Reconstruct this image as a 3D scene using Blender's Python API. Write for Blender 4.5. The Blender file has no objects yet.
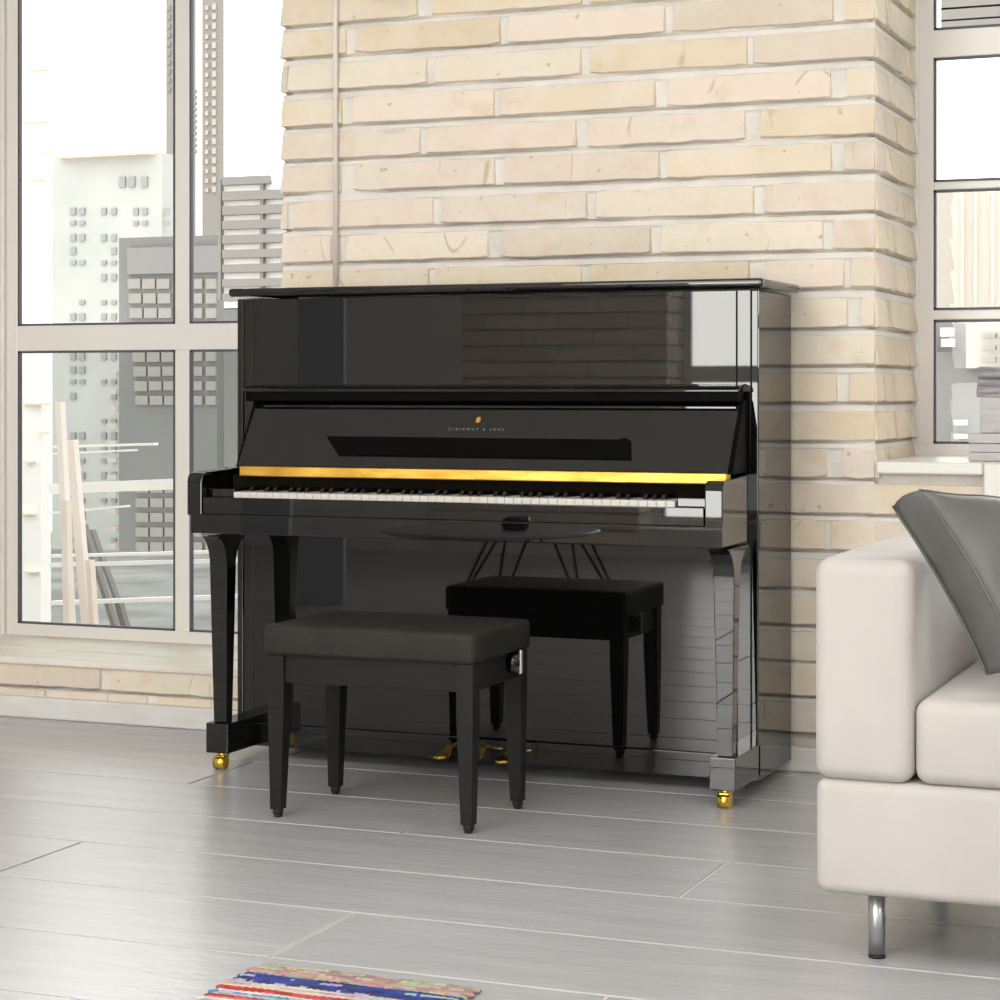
import bpy, bmesh, math, random
from mathutils import Vector, Matrix, noise
random.seed(7)
SC = bpy.context.scene
COL = SC.collection
PSI = math.atan(850 / 2098.0)

# ------------------------------------------------------------ camera
cd = bpy.data.cameras.new('camera'); cam = bpy.data.objects.new('camera', cd); COL.objects.link(cam)
cd.sensor_width = 36; cd.lens = 2098 * 36 / 1000.0; cd.shift_y = -0.11; cd.clip_start = .05; cd.clip_end = 500
cam.location = (0, 0, 1.04); cam.rotation_euler = (math.pi / 2, 0, PSI)
SC.camera = cam

# ------------------------------------------------------------ world, lights, exposure
w = bpy.data.worlds.new('sky'); SC.world = w; w.use_nodes = True
nt = w.node_tree; nt.nodes.clear()
wo = nt.nodes.new('ShaderNodeOutputWorld'); bg = nt.nodes.new('ShaderNodeBackground')
bg.inputs['Color'].default_value = (1.0, .98, .955, 1); bg.inputs['Strength'].default_value = 5.2
nt.links.new(bg.outputs[0], wo.inputs[0])

def daylight(name, loc, rot, sx, sy, L, col):
    d = bpy.data.lights.new(name, 'AREA'); d.shape = 'RECTANGLE'; d.size = sx; d.size_y = sy
    d.energy = L * math.pi * sx * sy; d.color = col
    o = bpy.data.objects.new(name, d); COL.objects.link(o); o.location = loc; o.rotation_euler = rot
    return o
R90 = math.pi / 2
DAY = (1.0, .972, .94)
# daylight standing in the window openings of the back wall and the right wall
daylight('daylight_back_window', (-2.86, -2.40, 1.585), (R90, 0, 0), 2.07, 2.68, 15, DAY)
daylight('daylight_back_window', (0.35, -2.43, 1.585), (R90, 0, 0), 1.85, 2.68, 2.0, DAY)
daylight('daylight_right_window', (3.3, 0.9, 1.9), (R90, 0, R90), 1.8, 2.0, 2.2, DAY)
daylight('daylight_front_right_window', (.55, 6.42, 1.9), (-R90, 0, 0), 1.9, 2.0, 16, (.97, .985, 1.0))
daylight('added_ceiling_fill', (-1.6, .8, 3.66), (0, 0, 0), 4.3, 2.7, 2.9, DAY)  # added unseen overhead fill to brighten the floor, above the ceiling opening
for (x, sx, z, sz) in ((-3.63, 1.3, 1.55, 2.6), (.2, 2.6, 1.9, 2.0)):
    p = daylight('sky_portal', (x, 6.35, z), (-R90, 0, 0), sx, sz, 1, (1, 1, 1)); p.data.cycles.is_portal = True
SC.view_settings.view_transform = 'Standard'; SC.view_settings.look = 'None'
SC.view_settings.gamma = 1; SC.view_settings.use_curve_mapping = False
SC.view_settings.exposure = -0.72
try:
    SC.cycles.max_bounces = 10; SC.cycles.diffuse_bounces = 5; SC.cycles.transparent_max_bounces = 16
    SC.cycles.sample_clamp_indirect = 6; SC.cycles.caustics_reflective = False
except Exception: pass

def at(px, py, Y):                       # a point of the far scenery read off a sight line
    a = (px - 500) / 2098.0; b = (390 - py) / 2098.0
    c, s = math.cos(PSI), math.sin(PSI)
    t = Y / (c + a * s)
    return (t * (-s + a * c), Y, 1.04 + t * b)

# ------------------------------------------------------------ materials
def mat(name, col, rough=.5, metal=0, spec=.5, ior=1.5, coat=0, coat_r=.03):
    m = bpy.data.materials.new(name); m.use_nodes = True
    b = m.node_tree.nodes['Principled BSDF']
    b.inputs['Base Color'].default_value = (*col, 1); b.inputs['Roughness'].default_value = rough
    b.inputs['Metallic'].default_value = metal; b.inputs['Specular IOR Level'].default_value = spec
    b.inputs['IOR'].default_value = ior; b.inputs['Coat Weight'].default_value = coat
    b.inputs['Coat Roughness'].default_value = coat_r
    return m
def N(m, t, **kw):
    n = m.node_tree.nodes.new(t)
    for k, v in kw.items(): setattr(n, k, v)
    return n
def coords(m, scale=(1, 1, 1)):
    tc = N(m, 'ShaderNodeTexCoord'); mp = N(m, 'ShaderNodeMapping'); mp.inputs['Scale'].default_value = scale
    m.node_tree.links.new(tc.outputs['Object'], mp.inputs[0]); return mp.outputs[0]
def add_noise(m, c1, c2, scale=5, stretch=(1, 1, 1), lo=.35, hi=.65, bump=0, bscale=None, bstretch=None, dist=.01, detail=4, attr=None):
    """vary the base colour between c1 and c2 and optionally bump the surface"""
    L = m.node_tree.links; b = m.node_tree.nodes['Principled BSDF']
    if c1 is not None:
        n = N(m, 'ShaderNodeTexNoise'); n.inputs['Scale'].default_value = scale; n.inputs['Detail'].default_value = detail
        L.new(coords(m, stretch), n.inputs['Vector'])
        r = N(m, 'ShaderNodeValToRGB'); r.color_ramp.elements[0].position = lo; r.color_ramp.elements[1].position = hi
        r.color_ramp.elements[0].color = (*c1, 1); r.color_ramp.elements[1].color = (*c2, 1)
        L.new(n.outputs['Fac'], r.inputs[0]); L.new(r.outputs[0], b.inputs['Base Color'])
    if bump:
        n2 = N(m, 'ShaderNodeTexNoise'); n2.inputs['Scale'].default_value = bscale or scale; n2.inputs['Detail'].default_value = 6
        L.new(coords(m, bstretch or stretch), n2.inputs['Vector'])
        bp = N(m, 'ShaderNodeBump'); bp.inputs['Strength'].default_value = bump; bp.inputs['Distance'].default_value = dist
        L.new(n2.outputs['Fac'], bp.inputs['Height']); L.new(bp.outputs[0], b.inputs['Normal'])
    return m

M = {}
M['lacquer'] = mat('black_lacquer', (.003, .003, .003), .018, ior=1.64)
M['satin'] = mat('satin_black', (.012, .012, .0118), .45, spec=.2)
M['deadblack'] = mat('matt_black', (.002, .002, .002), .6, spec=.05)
M['velvet'] = mat('dark_felt', (.010, .007, .005), .9, spec=.1)
M['brass'] = mat('brass', (.95, .58, .09), .22, 1)
M['oldbrass'] = add_noise(mat('gold_strip', (.9, .55, .1), .38, 1), (.62, .33, .05), (.98, .62, .13), 9, (1, 4, 4), .3, .7, .5, 60, (1, 1, 1), .002)
M['ivory'] = mat('white_key', (.66, .63, .59), .25)
M['blackkey'] = mat('black_key', (.006, .006, .006), .15)
M['print'] = mat('pale_lettering', (.22, .21, .19), .4)
M['leather'] = add_noise(mat('bench_leather', (.05, .047, .04), .5, spec=.18), (.020, .0188, .0165), (.028, .026, .0225), 14, bump=.25, bscale=160, dist=.002)
M['cushleather'] = add_noise(mat('cushion_leather', (.10, .10, .095), .42), (.085, .088, .083), (.12, .12, .112), 9, bump=.3, bscale=26, dist=.006)
M['steel'] = mat('brushed_steel', (.55, .55, .55), .3, 1)
M['rubber'] = mat('black_rubber', (.01, .01, .01), .6)
M['frame'] = mat('white_window_paint', (.80, .775, .74), .35)
M['gasket'] = mat('dark_gasket', (.09, .09, .12), .5)
M['plaster'] = add_noise(mat('white_plaster', (.78, .75, .71), .8), (.76, .73, .69), (.82, .79, .75), 3, bump=.2, bscale=40, dist=.003)
M['ceiling'] = mat('ceiling_paint', (.82, .80, .77), .9)
M['sill'] = add_noise(mat('cream_sill_board', (.82, .77, .69), .45), (.78, .73, .65), (.86, .82, .75), 3, (1, 9, 9), .35, .65, .25, 4, (1, 14, 14), .006)
M['base'] = add_noise(mat('white_baseboard', (.72, .71, .69), .5), (.68, .67, .65), (.76, .745, .72), 6, (1, 3, 3), bump=.3, bscale=22, dist=.004)
M['sofa'] = add_noise(mat('cream_sofa_fabric', (.76, .72, .67), .85, spec=.25), (.465, .437, .415), (.50, .47, .447), 5, bump=.18, bscale=420, dist=.0015)
M['pipe'] = mat('painted_pipe', (.74, .70, .64), .45)
M['table'] = mat('table_top_dark', (.30, .31, .32), .25)
M['grey_card'] = add_noise(mat('grey_card', (.52, .50, .50), .7), (.47, .45, .46), (.56, .54, .54), 8, (1, 1, 9))
M['grey_dark'] = add_noise(mat('dark_grey_cloth', (.30, .29, .30), .8), (.16, .16, .18), (.42, .40, .41), 10, (1, 1, 9))
M['column'] = mat('grey_paint', (.50, .53, .57), .7)
# far scenery
M['x_white'] = add_noise(mat('far_white_render', (.40, .41, .39), .9), (.365, .375, .355), (.41, .415, .395), 1.2)
M['x_cream'] = mat('far_cream_render', (.42, .385, .345), .9)
M['x_grey'] = add_noise(mat('far_grey_cladding', (0.16, 0.16, 0.156), .8), (0.148, 0.148, 0.144), (0.172, 0.168, 0.164), .8)
M['x_mid'] = mat('far_pale_grey', (0.2, 0.196, 0.192), .9)
M['x_glass'] = mat('far_window_dark', (0.24, 0.248, 0.24), .4)
M['x_tan'] = mat('far_tan_glass', (0.24, 0.224, 0.2), .4)
M['x_pane'] = mat('far_window_pale', (0.24, 0.224, 0.208), .5)
M['x_slab'] = mat('far_balcony_slab', (0.224, 0.212, 0.2), .9)
M['x_tower'] = mat('far_beige', (0.24, 0.224, 0.208), .9)
M['x_wood'] = add_noise(mat('raw_timber', (.85, .76, .70), .8), (.80, .68, .60), (.88, .82, .78), 4, (1, 1, .3))
M['x_rail'] = mat('white_rail', (.88, .86, .84), .5)
M['x_ground'] = add_noise(mat('far_ground', (0.2, 0.2, 0.2), .9), (0.128, 0.128, 0.128), (0.256, 0.256, 0.248), 1.5)
M['x_orange'] = mat('pale_orange_strip', (.86, .70, .50), .8)

def glass_mat(name='window_glass', tc=(.97, .98, .97)):
    m = bpy.data.materials.new(name); m.use_nodes = True; t = m.node_tree; t.nodes.clear()
    o = t.nodes.new('ShaderNodeOutputMaterial'); mx = t.nodes.new('ShaderNodeMixShader')
    tr = t.nodes.new('ShaderNodeBsdfTransparent'); gl = t.nodes.new('ShaderNodeBsdfGlossy'); fr = t.nodes.new('ShaderNodeFresnel')
    gl.inputs['Roughness'].default_value = 0.0; fr.inputs['IOR'].default_value = 1.25
    tr.inputs['Color'].default_value = (*tc, 1)
    t.links.new(fr.outputs[0], mx.inputs[0]); t.links.new(tr.outputs[0], mx.inputs[1]); t.links.new(gl.outputs[0], mx.inputs[2])
    t.links.new(mx.outputs[0], o.inputs[0]); return m
M['glass'] = glass_mat(); M['tinted'] = glass_mat('tinted_glass', (.80, .82, .81))

def brick_mat():
    m = mat('limewashed_brick', (.8, .7, .56), .9, spec=.2); L = m.node_tree.links; b = m.node_tree.nodes['Principled BSDF']
    at_ = N(m, 'ShaderNodeAttribute', attribute_name='tint')
    def nz(scale, st=(1, 1, 1), det=4):
        n = N(m, 'ShaderNodeTexNoise'); n.inputs['Scale'].default_value = scale; n.inputs['Detail'].default_value = det
        L.new(coords(m, st), n.inputs['Vector']); return n.outputs['Fac']
    def ramp(src, lo, hi, inv=False):
        r = N(m, 'ShaderNodeMapRange'); r.inputs['From Min'].default_value = lo; r.inputs['From Max'].default_value = hi
        if inv: r.inputs['To Min'].default_value = 1; r.inputs['To Max'].default_value = 0
        L.new(src, r.inputs['Value']); return r.outputs[0]
    def mix(fac, a, c):
        x = N(m, 'ShaderNodeMix', data_type='RGBA'); L.new(fac, x.inputs[0])
        if isinstance(a, tuple): x.inputs[6].default_value = (*a, 1)
        else: L.new(a, x.inputs[6])
        if isinstance(c, tuple): x.inputs[7].default_value = (*c, 1)
        else: L.new(c, x.inputs[7])
        return x.outputs[2]
    def mul(s, k):
        x = N(m, 'ShaderNodeMath', operation='MULTIPLY'); L.new(s, x.inputs[0]); x.inputs[1].default_value = k; return x.outputs[0]
    c = at_.outputs['Color']
    c = mix(mul(ramp(nz(7), .45, .75), .55), c, (.83, .76, .68))        # lime wash left on the face
    c = mix(mul(ramp(nz(11, (1, 1, 1)), .56, .80), .6), c, (.66, .50, .33))    # ochre patches
    c = mix(mul(ramp(nz(34, (1, 1, 1), 2), .70, .76), .55), c, (.36, .27, .18))   # small pits and specks
    ck = N(m, 'ShaderNodeMath', operation='ABSOLUTE'); sb = N(m, 'ShaderNodeMath', operation='SUBTRACT'); sb.inputs[1].default_value = .5
    L.new(nz(3.4, (1, 1, .38), 1), sb.inputs[0]); L.new(sb.outputs[0], ck.inputs[0])
    line = ramp(ck.outputs[0], .0015, .006, True); mk = ramp(nz(6, (1, 1, 1), 2), .55, .62)
    mm = N(m, 'ShaderNodeMath', operation='MULTIPLY'); L.new(line, mm.inputs[0]); L.new(mk, mm.inputs[1])
    c = mix(mul(mm.outputs[0], .5), c, (.42, .30, .17))                           # hairline cracks
    c = mix(mul(ramp(nz(4.3, (1, 1, 2.5), 5), .66, .78), .5), c, (.48, .44, .38))   # grey smudges
    L.new(c, b.inputs['Base Color'])
    bp = N(m, 'ShaderNodeBump'); bp.inputs['Strength'].default_value = .45; bp.inputs['Distance'].default_value = .006
    L.new(nz(38, (1, 1, 1), 8), bp.inputs['Height']); L.new(bp.outputs[0], b.inputs['Normal'])
    return m
M['brick'] = brick_mat()
M['mortar'] = add_noise(mat('white_mortar', (.76, .73, .68), .95, spec=.2), (.72, .69, .645), (.81, .775, .72), 9, bump=.5, bscale=45, dist=.006)

def floor_mat():
    m = mat('grey_painted_boards', (.42, .42, .41), .2, ior=1.6); L = m.node_tree.links; b = m.node_tree.nodes['Principled BSDF']
    at_ = N(m, 'ShaderNodeAttribute', attribute_name='tint')
    n = N(m, 'ShaderNodeTexNoise'); n.inputs['Scale'].default_value = 6; n.inputs['Detail'].default_value = 6
    L.new(coords(m, (.35, 3, 1)), n.inputs['Vector'])
    r = N(m, 'ShaderNodeMapRange'); r.inputs['From Min'].default_value = .3; r.inputs['From Max'].default_value = .7
    r.inputs['To Min'].default_value = .95; r.inputs['To Max'].default_value = 1.04; L.new(n.outputs['Fac'], r.inputs['Value'])
    x = N(m, 'ShaderNodeMix', data_type='RGBA', blend_type='MULTIPLY'); x.inputs[0].default_value = 1
    L.new(at_.outputs['Color'], x.inputs[6]); L.new(r.outputs[0], x.inputs[7]); L.new(x.outputs[2], b.inputs['Base Color'])
    n2 = N(m, 'ShaderNodeTexNoise'); n2.inputs['Scale'].default_value = 20; n2.inputs['Detail'].default_value = 8; n2.inputs['Roughness'].default_value = .65
    L.new(coords(m, (.8, 2.4, 1)), n2.inputs['Vector'])
    bp = N(m, 'ShaderNodeBump'); bp.inputs['Strength'].default_value = .45; bp.inputs['Distance'].default_value = .003
    L.new(n2.outputs['Fac'], bp.inputs['Height']); L.new(bp.outputs[0], b.inputs['Normal'])
    r3 = N(m, 'ShaderNodeMapRange'); r3.inputs['To Min'].default_value = .14; r3.inputs['To Max'].default_value = .28
    L.new(n.outputs['Fac'], r3.inputs['Value']); L.new(r3.outputs[0], b.inputs['Roughness'])
    return m
M['floor'] = floor_mat()
M['seam'] = mat('pale_seam_filler', (.66, .62, .58), .9, spec=.1)
def tint_mat(name, rough):
    m = mat(name, (1, 1, 1), rough, spec=.2); a = N(m, 'ShaderNodeAttribute', attribute_name='tint')
    m.node_tree.links.new(a.outputs['Color'], m.node_tree.nodes['Principled BSDF'].inputs['Base Color'])
    add_noise(m, None, None, 5, bump=.6, bscale=260, dist=.004); return m
M['rag'] = tint_mat('woven_rag', .95)

# ------------------------------------------------------------ mesh helpers
class MB:
    def __init__(s, tint=False):
        s.bm = bmesh.new(); s.ca = s.bm.loops.layers.float_color.new('tint') if tint else None
    def merge(s, t, smooth=False):
        me = bpy.data.meshes.new('tmp'); t.to_mesh(me); t.free()
        n = len(s.bm.faces); s.bm.from_mesh(me); bpy.data.meshes.remove(me)
        s.bm.faces.ensure_lookup_table()
        if smooth:
            for f in s.bm.faces[n:]: f.smooth = True
        return s
    def box(s, x0, x1, y0, y1, z0, z1, bev=0, seg=2, smooth=False):
        t = bmesh.new(); bmesh.ops.create_cube(t, size=1)
        bmesh.ops.scale(t, vec=(x1 - x0, y1 - y0, z1 - z0), verts=t.verts)
        bmesh.ops.translate(t, vec=((x0 + x1) / 2, (y0 + y1) / 2, (z0 + z1) / 2), verts=t.verts)
        if bev: bmesh.ops.bevel(t, geom=t.edges[:], offset=bev, segments=seg, profile=.5, affect='EDGES')
        return s.merge(t, smooth)
    def prism(s, prof, ax, a0, a1, bev=0, seg=2, smooth=False):
        """profile polygon in the two axes other than ax, extruded from a0 to a1"""
        t = bmesh.new()
        def P(u, v, a): return {'x': (a, u, v), 'y': (u, a, v), 'z': (u, v, a)}[ax]
        v0 = [t.verts.new(P(u, v, a0)) for u, v in prof]; v1 = [t.verts.new(P(u, v, a1)) for u, v in prof]
        n = len(prof)
        t.faces.new(v0); t.faces.new(v1[::-1])
        for i in range(n): t.faces.new((v0[i], v1[i], v1[(i + 1) % n], v0[(i + 1) % n]))
        bmesh.ops.recalc_face_normals(t, faces=t.faces)
        if bev:
            es = [e for e in t.edges if e.calc_face_angle(0) > .6]
            bmesh.ops.bevel(t, geom=es, offset=bev, segments=seg, profile=.5, affect='EDGES')
        return s.merge(t, smooth)
    def frustum(s, c0, w0, c1, w1, bev=0):
        """tapered square leg: centre and (wx, wy) half sizes at both ends"""
        t = bmesh.new(); r = []
        for (c, w_) in ((c0, w0), (c1, w1)):
            r.append([t.verts.new((c[0] + sx * w_[0], c[1] + sy * w_[1], c[2])) for sx, sy in ((-1, -1), (1, -1), (1, 1), (-1, 1))])
        t.faces.new(r[0][::-1]); t.faces.new(r[1])
        for i in range(4): t.faces.new((r[0][i], r[0][(i + 1) % 4], r[1][(i + 1) % 4], r[1][i]))
        bmesh.ops.recalc_face_normals(t, faces=t.faces)
        if bev: bmesh.ops.bevel(t, geom=t.edges[:], offset=bev, segments=2, profile=.5, affect='EDGES')
        return s.merge(t)
    def tube(s, p0, p1, r0, r1=None, n=16):
        p0 = Vector(p0); p1 = Vector(p1); d = p1 - p0
        t = bmesh.new(); bmesh.ops.create_cone(t, cap_ends=True, segments=n, radius1=r0, radius2=r0 if r1 is None else r1, depth=d.length)
        bmesh.ops.transform(t, matrix=Matrix.Translation((p0 + p1) / 2) @ d.to_track_quat('Z', 'Y').to_matrix().to_4x4(), verts=t.verts)
        for f in t.faces: f.smooth = len(f.verts) == 4
        return s.merge(t)
    def rope(s, pts, r, n=8):
        rings = []; m = len(pts); bm = s.bm
        for i, p in enumerate(pts):
            d = (pts[(i + 1) % m] - pts[i - 1]).normalized(); a = d.cross(Vector((.3, .5, .81))).normalized(); b = d.cross(a)
            rings.append([bm.verts.new(p + (a * math.cos(2 * math.pi * k / n) + b * math.sin(2 * math.pi * k / n)) * r) for k in range(n)])
        for i in range(m):
            A, B = rings[i], rings[(i + 1) % m]
            for k in range(n):
                f = bm.faces.new((A[k], A[(k + 1) % n], B[(k + 1) % n], B[k])); f.smooth = True
        bmesh.ops.recalc_face_normals(bm, faces=bm.faces); return s
    def ball(s, c, r, sc=(1, 1, 1), n=20):
        t = bmesh.new(); bmesh.ops.create_uvsphere(t, u_segments=n, v_segments=n // 2, radius=r)
        bmesh.ops.scale(t, vec=sc, verts=t.verts); bmesh.ops.translate(t, vec=c, verts=t.verts)
        return s.merge(t, True)
    def lathe(s, prof, c, n=32):
        t = bmesh.new(); rings = []
        for r, z in prof:
            rings.append([t.verts.new((c[0] + max(r, 1e-4) * math.cos(2 * math.pi * i / n), c[1] + max(r, 1e-4) * math.sin(2 * math.pi * i / n), c[2] + z)) for i in range(n)])
        for a, b in zip(rings, rings[1:]):
            for i in range(n): t.faces.new((a[i], a[(i + 1) % n], b[(i + 1) % n], b[i]))
        t.faces.new(rings[0][::-1]); t.faces.new(rings[-1])
        bmesh.ops.recalc_face_normals(t, faces=t.faces)
        return s.merge(t, True)
    def build(s, name, m, parent=None, loc=None):
        me = bpy.data.meshes.new(name); s.bm.to_mesh(me); s.bm.free()
        me.materials.append(M[m] if isinstance(m, str) else m)
        o = bpy.data.objects.new(name, me); COL.objects.link(o)
        if parent: o.parent = parent; o.matrix_parent_inverse = Matrix.Translation(-parent.location)
        return o

def tag(o, label=None, cat=None, group=None, kind=None):
    if label: o['label'] = label
    if cat: o['category'] = cat
    if group: o['group'] = group
    if kind: o['kind'] = kind
    return o
def thing(name, loc, label, cat, group=None):
    o = bpy.data.objects.new(name, None); COL.objects.link(o); o.location = loc; o.empty_display_size = .1
    return tag(o, label, cat, group)
def struct(o, label=None): return tag(o, label, None, None, 'structure')

# ------------------------------------------------------------ floor and shell
def build_floor():
    b = MB(); b.box(-7, 3, -2.6, 6.3, -.12, -.0035)
    fl = struct(b.build('floor', 'seam'), 'grey painted wide board floor with pale seams')
    g = MB(tint=True); rnd = random.Random(3); sw = .0035
    seams = [5.185 + .3555 - .3555 * k for k in range(-1, 23)]
    ends = {0: [-2.80], 1: [-2.844], 2: [-2.064], 3: [-1.275], 4: [-2.704], 5: [-1.836]}
    top = 5.64
    ys = [top] + [y for y in seams if y < top - .05]
    # plank k lies between ys[k] and ys[k+1]; ys[1] = 5.54, ys[2] = 5.185 ...
    for k in range(len(ys) - 1):
        y1, y0 = ys[k] - sw, ys[k + 1] + sw
        row = k - 1
        js = list(ends.get(row, []))
        a = js[0] if js else rnd.uniform(-2.5, -1)
        cuts = sorted([a + 3.2 * i for i in range(-2, 3)])
        cuts = [-7] + [c for c in cuts if -6.8 < c < 2.8] + [3]
        for c0, c1 in zip(cuts, cuts[1:]):
            n0 = len(g.bm.faces); v = rnd.uniform(.97, 1.03)
            g.box(c0 + sw, c1 - sw, y0, y1, -.0034, 0, .0012, 1)
            g.bm.faces.ensure_lookup_table()
            for f in g.bm.faces[n0:]:
                for l in f.loops: l[g.ca] = (.46 * v, .465 * v, .475 * v, 1)
    g.build('floor_boards', 'floor', fl)
build_floor()

b = MB(); b.box(-7, -3.8, -2.9, 6.4, 3.5, 3.62); b.box(.6, 3, -2.9, 6.4, 3.5, 3.62); b.box(-3.8, .6, -2.9, -.6, 3.5, 3.62); b.box(-3.8, .6, 2.2, 6.4, 3.5, 3.62)  # opening in the middle is added to let the overhead fill in
struct(b.build('ceiling', 'ceiling'), 'white ceiling with a wide opening added for fill light')

def jit(x, z, s, a): return noise.noise(Vector((x * s, z * s, 3.1))) * a
TINTS = [(.76, .66, .52), (.79, .70, .57), (.74, .63, .48), (.78, .68, .58), (.72, .63, .53), (.77, .67, .52), (.75, .655, .56), (.80, .72, .60)]
def brickwork(par, org, U, Nn, u0, u1, rows, bz=.0795, seed=1, last=None):
    """bricks and mortar on the plane through org; U runs along the wall, Nn points into the room.
    rows: (z of brick bottoms, [(u, u) mortar gaps]). One mesh of bricks, one of mortar."""
    rnd = random.Random(seed); U = Vector(U); Nn = Vector(Nn); org = Vector(org)
    def P(u, z, d): return org + U * u + Vector((0, 0, z)) + Nn * d
    br = MB(tint=True)
    for (z0, gaps) in rows:
        cuts = [u0] + [v for g_ in gaps for v in g_] + [u1]
        top = z0 + bz if last is None else min(z0 + bz, last)
        for i in range(0, len(cuts), 2):
            a, b_ = cuts[i], cuts[i + 1]
            if b_ - a < .015: continue
            L = b_ - a; n = max(2, int(L / .035)); sd = rnd.uniform(0, 99)
            lo = rnd.uniform(.006, .013); hi = rnd.uniform(-.0005, .003); sk = rnd.uniform(-.003, .003)
            ua, ub = (a == u0), (b_ == u1)
            bm = br.bm; tc = rnd.choice(TINTS); v = rnd.uniform(.95, 1.05); tc = tuple(min(.9, q * v) for q in tc)
            def ring(ins, dl, dh):
                bot, tp = [], []
                for j in range(n + 1):
                    t = j / n; u = a + L * t
                    ez = (.0035 if (j == 0 and not ua) or (j == n and not ub) else 0) * rnd.uniform(.3, 1.2)
                    if j == 0: u += (0 if ua else ins + abs(noise.noise(Vector((sd, 0, 0)))) * .004)
                    if j == n: u -= (0 if ub else ins + abs(noise.noise(Vector((sd, 9, 0)))) * .004)
                    zb = z0 + ins + ez + sk * (t - .5) + noise.noise(Vector((u * 14, sd, 1))) * .0035 + noise.noise(Vector((u * 55, sd, 4))) * .0018
                    zt = top - ins - ez + sk * (t - .5) + noise.noise(Vector((u * 9, sd, 2))) * .004
                    wv = noise.noise(Vector((u * 7, sd, 7))) * .0016
                    bot.append(bm.verts.new(P(u, zb, dl + wv if dl > 0 else dl))); tp.append(bm.verts.new(P(u, zt, dh + wv if dl > 0 else dh)))
                return bot, tp
            b0, t0 = ring(0, -.016, -.016)
            b1, t1 = ring(.0008, lo - .002, hi - .002 if hi - .002 > -.003 else -.003)
            b2, t2 = ring(.0035, lo, hi)
            # middle row gives the face a slight bow
            mid = [bm.verts.new((p.co + q.co) / 2 + Nn * rnd.uniform(-.0005, .0016)) for p, q in zip(b2, t2)]
            fs = []
            for j in range(n):
                for lo_, hi_ in ((b2, mid), (mid, t2), (b1, b2), (b0, b1), (t2, t1), (t1, t0)):
                    fs.append(bm.faces.new((lo_[j], lo_[j + 1], hi_[j + 1], hi_[j])))
            for j in (0, n):
                q = [b0[j], b1[j], b2[j], mid[j], t2[j], t1[j], t0[j]]
                fs.append(bm.faces.new(q if j else q[::-1]))
            for f in fs:
                for l in f.loops: l[br.ca] = (*tc, 1)
    bmesh.ops.recalc_face_normals(br.bm, faces=br.bm.faces)
    br.build('brickwork', 'brick', par)
    mo = MB(); bm = mo.bm; n = max(2, int((u1 - u0) / .03))
    zs = []
    for k, (z0, gaps) in enumerate(rows):
        zs += [(z0 - .0095, 'mid', k), (z0 - .0050, 'low', k), (z0 + .001, 'in', k), (z0 + bz - .006, 'in', k), (z0 + bz + .001, 'hi', k)]
    zs.sort()
    grid = []
    for (z, kd, k) in zs:
        r = []
        for j in range(n + 1):
            u = u0 + (u1 - u0) * j / n
            e = .5 + .5 * noise.noise(Vector((u * 3.1, k * 7.7, 5)))
            e2 = max(0, min(1, (e - .22) * 2.6))
            d = {'in': -.0045, 'hi': .0005, 'mid': -.001 - .004 * e2, 'low': -.003 - .024 * e2}[kd]
            if kd == 'hi': d += .0025 * noise.noise(Vector((u * 6, k * 3.3, 9)))
            r.append(bm.verts.new(P(u, z + (.002 * noise.noise(Vector((u * 11, k, 2))) if kd == 'hi' else 0), d)))
        grid.append(r)
    if grid:
        g0 = [bm.verts.new(P(u0 + (u1 - u0) * j / n, rows[0][0] - .03 if rows[0][0] < 1 else rows[0][0], -.002)) for j in range(n + 1)]
    for ra, rb in zip(grid, grid[1:]):
        for j in range(n): bm.faces.new((ra[j], ra[j + 1], rb[j + 1], rb[j]))
    for f in bm.faces: f.smooth = False
    bmesh.ops.recalc_face_normals(bm, faces=bm.faces)
    mo.build('mortar', 'mortar', par)

def auto_rows(u0, u1, z0, z1, seed, L=.49, extra=None):
    rnd = random.Random(seed); rows = []; k = 0; z = z0
    while z < z1 - .03:
        off = (k % 2) * L / 2 + rnd.uniform(-.03, .03); g = []; u = u0 + off
        while u < u1 - .04:
            if u > u0 + .04: g.append((u - .012, u + .012 + rnd.uniform(-.004, .006)))
            u += L + rnd.uniform(-.02, .02)
        rows.append((z, g)); z += .1015; k += 1
    return rows

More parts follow.
